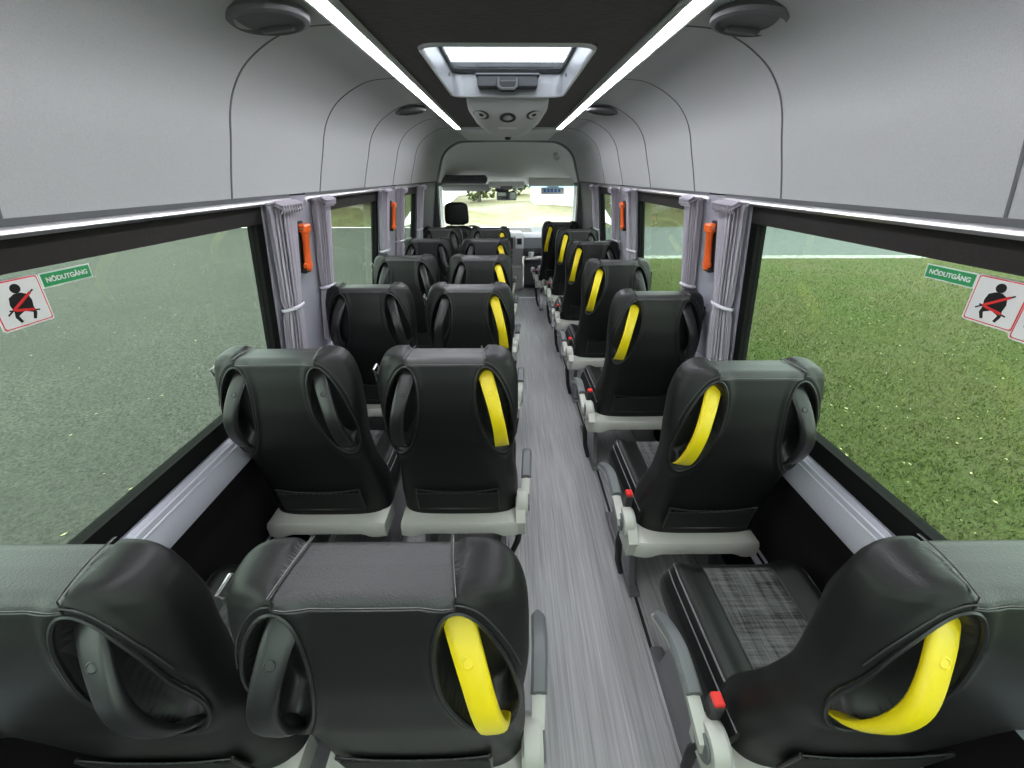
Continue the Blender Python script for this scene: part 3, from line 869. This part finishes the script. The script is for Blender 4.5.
e = empty('rear_view_mirror', 'dark rear view mirror hanging at the middle of the windscreen', 'mirror', (-.02, 5.88, 1.28))
m = MB(); m.box(-.135,.135,-.015,.02,-.055,.055,0,.014); m.build('housing', PLASTIC, e)
m = MB(); m.box(-.12,.12,-.018,-.013,-.043,.043,0,.002); m.build('mirror_glass', mat('mirror_glass', (.5,.5,.52), .03, metal=1), e)
m = MB(); m.tube([(0,.01,.03),(-.02,.06,.09),(-.03,.10,.14)], .012, 8); m.box(-.15,.02,.02,.10,.05,.13,0,.01); m.build('bracket', CABDARK, e)
# windscreen permit stickers
e = empty('windscreen_permit', 'small white and blue permit sticker high on the windscreen right side', 'sticker', (.62, 6.06, 1.335))
e.rotation_euler = (R(-18),0,0)
m = MB(); m.box(-.16,.16,0,.002,-.045,.045); m.build('paper', WHITE, e, smooth=False)
m = MB()
for k in range(5): m.box(-.125+.05*k, -.09+.05*k, -.003, -.001, -.02, .025)
m.box(-.15,.15,-.003,-.001,.034,.041); m.build('print', BLUEPRINT, e, smooth=False)

# dashboard
e = empty('dashboard', 'grey cab dashboard with centre stack below the windscreen', 'dashboard', (0, 6.0, 0))
m = MB(); rows = []
for x in np.linspace(-.95,.95,21):
    b = .05*math.cos(x/.95*PI/2)
    rows.append([(x,.40-.12*(x/.95)**2,.70),(x,.30-.1*(x/.95)**2,.765),(x,.05-b*.6,.775+.01*math.cos(x*8)),(x,-.05-b,.74),(x,-.07-b,.60),(x,-.01-b,.52),(x,.1,.45),(x,.40,.45)])
m.loft(rows); m.build('dash_top', DASH, e)
m = MB(); m.loft([[( .035+w*sx, y, z) for sx in (-1,-.8,.8,1) for _ in (0,)] + [(.035+w*.9,.15,z),(.035-w*.9,.15,z)] for z, y, w in ((.10,-.05,.16),(.40,-.10,.165),(.60,-.17,.18),(.76,-.15,.19),(.80,-.09,.17),(.805,0,.15))])
cs = m.build('centre_stack', mat('stack_grey', (.34,.34,.34), .5), e)
m = MB(); m.box(-.125,.065,-.20,-.12,.60,.755,0,.01); scn = m.build('radio', PLASTIC, cs)
m = MB(); m.box(-.095,-.01,-.204,-.198,.675,.74,0,.002); m.build('radio_screen', mat('screen_print', (.45,.2,.18), .2, emit=((.6,.25,.2),.4)), scn)
m = MB()
for k in range(3): m.lathe([(.001,0),(.018,0),(.016,.015),(.001,.016)], 16, Matrix.Translation((-.085+.055*k,-.20,.64)) @ Matrix.Rotation(R(90),4,'X'))
m.build('knob', LGREY, scn)
m = MB(); m.box(.10,.215,-.185,-.12,.60,.76,0,.01)
vt = m.build('vent_panel', LGREY, cs)
m = MB(); m.box(.125,.19,-.19,-.18,.66,.74,0,.003); m.build('vent', PLASTIC, vt)
m = MB()
for k in range(3): m.box(-.12,.06,-.165,-.10,.40+.06*k,.44+.06*k,0,.008)
m.build('switch_panel', PLASTIC, cs)
m = MB(); m.box(.27,.92,-.085,-.06,.60,.70,0,.01); m.build('glove_box', CABDARK, e)
m = MB(); m.loft([[(x,.02,.40),(x,-.03,.36),(x,-.03,.06),(x,.02,.0),(x,.25,0),(x,.25,.4)] for x in (.24,.30,.55,.62)])
m.build('footwell_box', CABDARK, e)
m = MB(); m.box(-.12,.22,-.14,.30,-.01,.36,0,.03); m.build('lower_console', mat('console_beige', (.34,.34,.32), .6), e)
m = MB(); m.lathe([(.001,0),(.035,0),(.04,.07),(.034,.075),(.03,.07),(.001,.068)], 16, Matrix.Translation((.33,-.10,.47))); m.build('cup', WHITE, e)
m = MB(); m.box(.24,.42,-.15,0,.44,.47,0,.01); m.build('cup_tray', LGREY, e)
# steering wheel
e = empty('steering_wheel', 'black steering wheel in front of the driver seat', 'steering wheel', (-.50, 5.72, .72)); e.rotation_euler = (R(62),0,0)
m = MB(); m.tube([(.21*math.cos(a),.21*math.sin(a),0) for a in np.linspace(0,2*PI,40,endpoint=False)], .014, 8, closed=True); m.build('rim', PLASTIC, e)
m = MB(); m.lathe([(.001,-.02),(.06,-.02),(.07,.0),(.05,.02),(.001,.022)], 20)
for a in (0, PI, -PI/2): m.tube([(0,0,0),(.2*math.cos(a),.2*math.sin(a),0)], .013, 8)
m.build('spokes', PLASTIC, e)
# driver seat
e = empty('driver_seat', 'black driver seat with tall separate headrest, front left in the cab', 'seat', (-.62, 5.05, 0))
def pad(x0,x1,y0,y1,z0,z1,tap=.0,n=10,p=4.0):
    rows = []
    for i in range(n+1):
        t = i/n; s = (1-abs(2*t-1)**p)**(1/p) if 0<t<1 else .55
        z = z0+(z1-z0)*t; hx=(x1-x0)/2*s*(1-tap*t); hy=(y1-y0)/2*s; cx=(x0+x1)/2; cy=(y0+y1)/2
        r=[]
        for a in np.linspace(0,2*PI,32,endpoint=False):
            c,q=math.cos(a),math.sin(a)
            r.append((cx+hx*math.copysign(abs(c)**.5,c), cy+hy*math.copysign(abs(q)**.6,q), z))
        rows.append(r)
    return rows
m = MB(); m.loft(pad(-.25,.25,.0,.13,.36,.985,.12,16,6)); m.build('backrest', LEATHER, e, ang=60)
m = MB(); m.loft(pad(-.15,.15,.01,.11,.995,1.245,.10,14,5)); m.build('headrest', LEATHER, e, ang=60)
for x in (-.07,.07):
    m = MB(); m.tube([(x,.06,.94),(x,.06,1.03)], .007, 8); m.build('headrest_post', CHROME, e)
m = MB(); m.loft(pad(-.26,.26,.10,.58,.25,.39,.0,8,4)); m.build('cushion', LEATHER, e, ang=60)
m = MB(); m.box(-.22,.22,.08,.52,0,.27,0,.02); m.build('pedestal', CABDARK, e)

# step edge marking on the floor by the cab
m = MB(); m.box(.07,.40,5.42,5.45,0,.004); m.box(.05,.075,5.05,5.45,0,.004)
tag(m.build('floor_marking', mat('white_line', (.75,.75,.75), .5), smooth=False), 'white edge line on the grey floor at the front of the aisle', 'floor marking')

# ------------------------------------------------------------------ window stickers
def wall_frame(sg, y, z):
    """local x runs along the reading direction seen from inside, y up the pane, z out of the pane to the inside"""
    up = Vector((-sg*(.094/.656), 0, 1)).normalized()
    xd = Vector((0, 1 if sg < 0 else -1, 0))
    nz = xd.cross(up)
    o = Vector((sg*(wx(z)+.0055), y, z))
    M = Matrix((xd, up, nz)).transposed().to_4x4(); M.translation = o
    return M
def text_mesh(txt, size, material, parent, M, name='lettering', space=1.0, bold=.0):
    cu = bpy.data.curves.new('t', 'FONT'); cu.body = txt; cu.size = size; cu.align_x = 'CENTER'; cu.align_y = 'CENTER'
    cu.offset = bold; cu.extrude = .0002; cu.space_character = space
    to = bpy.data.objects.new('t', cu); C.objects.link(to)
    dg = bpy.context.evaluated_depsgraph_get(); me = bpy.data.meshes.new_from_object(to.evaluated_get(dg))
    bpy.data.objects.remove(to); me.materials.clear(); me.materials.append(material)
    o = bpy.data.objects.new(name, me); C.objects.link(o); o.parent = parent; o.matrix_local = M
    return o
def exit_sign(sg, y, z, label, rot=0):
    e = empty('exit_sticker', label, 'sticker', (0,0,0), 'green emergency exit stickers'); e.matrix_world = wall_frame(sg, y, z) @ Matrix.Rotation(rot, 4, 'Z')
    m = MB(); m.box(-.051,.051,-.0145,.0145,.0,.0006,0); m.box(-.0485,.0485,-.0120,.0120,.0006,.0010,1)
    m.build('plate', [WHITE, SIGNGREEN], e, smooth=False)
    text_mesh('NÖDUTGÅNG', .0128, WHITE, e, Matrix.Translation((0,-.0005,.0014)), bold=.0004)
def belt_sign(sg, y, z, label, rot=0, w=.045):
    e = empty('seat_belt_sticker', label, 'sticker', (0,0,0), 'seat belt stickers'); e.matrix_world = wall_frame(sg, y, z) @ Matrix.Rotation(rot, 4, 'Z')
    m = MB(); m.prism(rrect(w, w, .006, 4), 'z', 0, .0006, 0); m.prism(rrect(w-.003, w-.003, .004, 4), 'z', .0006, .0009, 1); m.prism(rrect(w-.005, w-.005, .004, 4), 'z', .0009, .0012, 0)
    m.build('plate', [WHITE, REDPRINT], e, smooth=False)
    k = w/.058
    m = MB()
    disc = [(.011*math.cos(a), .034+.011*math.sin(a)) for a in np.linspace(0, 2*PI, 20, endpoint=False)]
    body = [(-.007,.023),(.007,.023),(.020,.016),(.024,0),(.021,-.016),(.024,-.030),(.017,-.045),(.011,-.043),(.016,-.028),(.0,-.020),(-.016,-.028),(-.011,-.043),(-.017,-.045),(-.024,-.030),(-.021,-.016),(-.024,0),(-.020,.016)]
    for p in (disc, body): m.prism([(a*k, b*k) for a, b in p], 'z', .0012, .0015)
    m.build('figure', BLACKPRINT, e, smooth=False)
    m = MB()
    for (a, b) in (((-.036,-.022),(.034,.024)), ((-.03,-.012),(.032,-.026))):
        a = Vector(a)*k; b = Vector(b)*k; d = (b-a).normalized(); n2 = Vector((-d.y, d.x))*.0018*k
        m.prism([a+n2, a-n2, b-n2, b+n2], 'z', .0015, .0017, 1)
    for (a, b) in (((-.022,-.013),(.026,.019)), ((-.018,-.014),(.022,-.022))):
        a = Vector(a)*k; b = Vector(b)*k; d = (b-a).normalized(); n2 = Vector((-d.y, d.x))*.003*k
        m.prism([a+n2, a-n2, b-n2, b+n2], 'z', .0017, .0019, 0)
    m.build('belt', [REDPRINT, BLACKPRINT], e, smooth=False)
exit_sign(-1, .812, 1.350, 'green exit sticker at the top of the large left window')
belt_sign(-1, .715, 1.322, 'white seat belt sticker with red border on the large left window')
exit_sign(1, .796, 1.350, 'green exit sticker at the top of the large right window')
belt_sign(1, .700, 1.322, 'white seat belt sticker with red border beside the green sticker on the right window')
belt_sign(1, .615, 1.312, 'white sticker with red mark cut off by the right edge of the photo')

# ------------------------------------------------------------------ outside
GZ = -.60
def plane(name, x0,x1,y0,y1,z, mt, label, cat='ground', kind='structure', t=.05):
    m = MB(); m.box(x0,x1,y0,y1,z-t,z); o = m.build(name, mt, smooth=False); o['kind'] = kind
    if label: o['label'] = label
    return o
plane('ground', -90,90,-60,19.4,GZ-.02,ASPHALT,'grey asphalt yard around the bus',t=.3)
plane('road', 1.0,90,11.9,19.4,GZ+.0,ROADM,'pale asphalt road crossing beyond the lawn')
plane('lawn', 1.55,90,-40,11.5,GZ+.02,SOIL,'mown grass lawn right of the bus')
plane('verge', 1.55,90,11.5,11.95,GZ+.025,mat('pale_gravel', (.38,.40,.36), .9, noise=(8,(.2,.22,.18),.4,.6,(1,1,1)), bump=(20,.5,.02)),'pale gravel verge between lawn and road')
# banks
def bank(name, x0, x1, mt, label, y0=19.4, y1=90, rise=2.0):
    m = MB(); rows = []
    for y in np.linspace(y0, y1, 30):
        rows.append([(x, y, GZ + rise*min(1, (y-y0)/(14 if rise > 1 else 25)) + .12*math.sin(x*.7+y*.4)*min(1,(y-y0)/2)) for x in np.linspace(x0, x1, 60)])
    m.grid(rows); o = m.build(name, mt); struct(o, label)
bank('bank', -90, -5, GREENG, 'green bank beyond the yard on the left', rise=3.4)
bank('field', -5, 5, DRYG, 'pale yellow grass field ahead of the bus', rise=.2)
bank('bank', 5, 90, GREENG, 'green bank beyond the road on the right', rise=3.4)
# grass blades
rngx = np.random.default_rng(3)
vs = []; fs = []
def blades(n, x0, x1, y0, y1, hmin, hmax, w):
    X = x0+(x1-x0)*rngx.beta(1,1.7,n); Y = y0+(y1-y0)*rngx.beta(1,1.5,n); A = rngx.uniform(0,2*PI,n); H = rngx.uniform(hmin,hmax,n)
    lx = rngx.normal(0,.5,n)*H; ly = rngx.normal(0,.5,n)*H; o = sum(len(v) for v in vs)
    P = np.empty((n,3,3)); P[:,0] = np.stack([X-np.cos(A)*w, Y-np.sin(A)*w, np.full(n,GZ+.018)],1)
    P[:,1] = np.stack([X+np.cos(A)*w, Y+np.sin(A)*w, np.full(n,GZ+.018)],1); P[:,2] = np.stack([X+lx, Y+ly, GZ+.018+H],1)
    vs.append(P.reshape(-1,3)); fs.append(np.arange(n*3)+o)
blades(120000, 1.6, 9.0, .4, 10.0, .012, .035, .0035)
blades(60000, 1.6, 18.0, .4, 11.6, .02, .045, .008)
V = np.concatenate(vs); F = np.concatenate(fs)
me = bpy.data.meshes.new('lawn_grass'); nf = len(F)//3
me.vertices.add(len(V)); me.vertices.foreach_set('co', V.ravel()); me.loops.add(len(F)); me.loops.foreach_set('vertex_index', F.astype(np.int32))
me.polygons.add(nf); me.polygons.foreach_set('loop_start', np.arange(0,len(F),3,dtype=np.int32)); me.polygons.foreach_set('loop_total', np.full(nf,3,dtype=np.int32))
me.update(); me.materials.append(BLADE); o = bpy.data.objects.new('grass', me); C.objects.link(o)
tag(o, 'short green grass growing on the lawn', 'grass', kind='stuff')
# fallen leaves (uncountable litter)
def litter(name, n, x0,x1,y0,y1,z,size,mt,label):
    m = MB()
    for _ in range(n):
        x=random.uniform(x0,x1); y=random.uniform(y0,y1); s=size*random.uniform(.5,1.3); a=random.uniform(0,PI)
        c,q=math.cos(a),math.sin(a); t=random.uniform(.0,.012)
        m.add([(x+s*c,y+s*q,z+t),(x-s*.5*q,y+s*.5*c,z+.004),(x-s*c,y-s*q,z+t*.5),(x+s*.5*q,y-s*.5*c,z+.006)], [(0,1,2,3)])
    tag(m.build(name, mt), label, 'fallen leaves', kind='stuff')
litter('fallen_leaves', 900, 1.7,10,.5,11.5,GZ+.03,.016,LEAFM,'small pale leaves scattered on the lawn')
litter('fallen_leaves', 260, -12,-1.2,.5,14,GZ-.015,.018,LEAFM,'small pale leaves scattered on the left asphalt')

def tree(name, x, y, z0, h, r, mt, label, seed, trunk=True, n=1400, ls=.22):
    rr = np.random.default_rng(seed)
    e = empty(name, label, 'tree' if trunk else 'bush', (x,y,z0), 'trees and bushes beyond the road')
    m = MB()
    if trunk:
        m.tube([(0,0,-.3),(.05,0,h*.3),(.0,.05,h*.6),(.1,0,h*.9)], [.16,.12,.08,.03], 8)
        for k in range(5):
            a = k*1.3; m.tube([(0,0,h*(.35+.08*k)),(r*.6*math.cos(a), r*.6*math.sin(a), h*(.5+.08*k))],[.05,.02],6)
        m.build('trunk', BARK, e)
    m = MB(); cz = h*.5; rz = h*.5
    blobs = [(rr.normal(0,.45,3)) for _ in range(9)]
    for _ in range(n):
        b = blobs[rr.integers(9)]; d = rr.normal(0,1,3); d /= np.linalg.norm(d); q = rr.uniform(.6,1)**.5*.55
        p = np.array([(b[0]+d[0]*q)*r, (b[1]+d[1]*q)*r, cz+(b[2]*.7+d[2]*q)*rz]); p[2] = max(p[2], .05)
        a, c = rr.normal(0,1,3), rr.normal(0,1,3); a /= np.linalg.norm(a); c -= a*np.dot(a,c); c /= np.linalg.norm(c); s = ls*rr.uniform(.5,1.2)
        m.add([p+a*s, p+c*s*.6, p-a*s, p-c*s*.6], [(0,1,2,3)])
    m.build('foliage', mt, e, smooth=False)
TR = [(-17,26,4.5,1.6,FOL1,'broad green tree far left beyond the yard'),(-12.6,23,3.8,1.25,FOL2,'olive tree in the left background, before the broad green one'),(-9.4,22.5,3.6,1.15,FOL1,'green tree seen through the middle left window'),
      (-6.4,22.8,3.2,1.05,FOL2,'olive bushy tree seen near the front edge of the middle left window'),(-2.4,36,4,1.3,FOL1,'green tree ahead of the bus on the left'),(.6,46,4,1.5,FOL1,'distant green tree ahead of the bus near the mirror'),
      (6.8,22.8,3.4,1.1,FOL2,'olive tree seen through the middle right window'),(9.6,22.6,3.6,1.15,FOL1,'green tree right of the olive one beyond the road'),(12.8,23,3.8,1.2,FOL2,'brownish tree at the top of the large right window'),(16.2,24,4,1.4,FOL1,'green tree farthest right beyond the road'),(21,26,4.4,1.6,FOL2,'olive tree at the far right behind the road')]
for i,(x,y,h,r,mt,lb) in enumerate(TR): tree('tree', x,y,GZ+(min(3.4,(y-19.4)/14*3.4) if abs(x) > 5 else .1),h,r,mt,lb,i+20)
# house ahead (right) and house on the left
def house(x, y, w, d, h, label, rz=0):
    e = empty('house', label, 'building', (x,y,GZ)); e.rotation_euler=(0,0,rz)
    m = MB(); m.box(-w/2,w/2,0,d,0,h); wl = m.build('wall', HOUSEW, e, smooth=False)
    m = MB(); m.prism([(-.3,h),(d+.3,h),(d/2,h+d*.35)],'x',-w/2-.3,w/2+.3); m.build('roof', HOUSER, e, smooth=False)
    for k in range(int(w//2.6)):
        xx = -w/2+1.3+k*2.6
        f = MB().box(xx-.5,xx+.5,-.05,.02,1.0,2.2).build('window', WHITE, wl, smooth=False)
        MB().box(xx-.42,xx+.42,-.07,-.04,1.08,2.12).build('pane', WINDK, wl, smooth=False)
house(5.7, 32, 7.4, 7, 5.5, 'white building ahead of the bus, right half of the windscreen')
house(-8.6, 30, 5.4, 6, 5, 'white house seen through the small front left window')

# ------------------------------------------------------------------ world, camera
w = bpy.data.worlds.new('sky'); S.world = w; w.use_nodes = True; N = w.node_tree.nodes; L = w.node_tree.links
bg = N['Background']; tc = N.new('ShaderNodeTexCoord'); ns = N.new('ShaderNodeTexNoise'); ns.inputs['Scale'].default_value = 2.5; ns.inputs['Detail'].default_value = 6
rp = N.new('ShaderNodeValToRGB'); rp.color_ramp.elements[0].position=.3; rp.color_ramp.elements[0].color=(.80,.86,.95,1); rp.color_ramp.elements[1].position=.65; rp.color_ramp.elements[1].color=(1,1,1,1)
L.new(tc.outputs['Generated'], ns.inputs['Vector']); L.new(ns.outputs['Fac'], rp.inputs['Fac']); L.new(rp.outputs['Color'], bg.inputs['Color']); bg.inputs['Strength'].default_value = 4.8

cam = bpy.data.cameras.new('camera'); co = bpy.data.objects.new('camera', cam); C.objects.link(co); S.camera = co
F_PX = 390.0; PITCH = math.degrees(math.atan(209/F_PX))
cam.sensor_width = 36; cam.lens = F_PX/1024*36; cam.clip_start = .02; cam.clip_end = 400
co.location = (0,0,CH); co.rotation_euler = (R(90-PITCH), 0, -R(.52))
S.view_settings.view_transform = 'Standard'; S.view_settings.look = 'None'; S.view_settings.gamma = 1; S.view_settings.use_curve_mapping = False
S.view_settings.exposure = 0.45
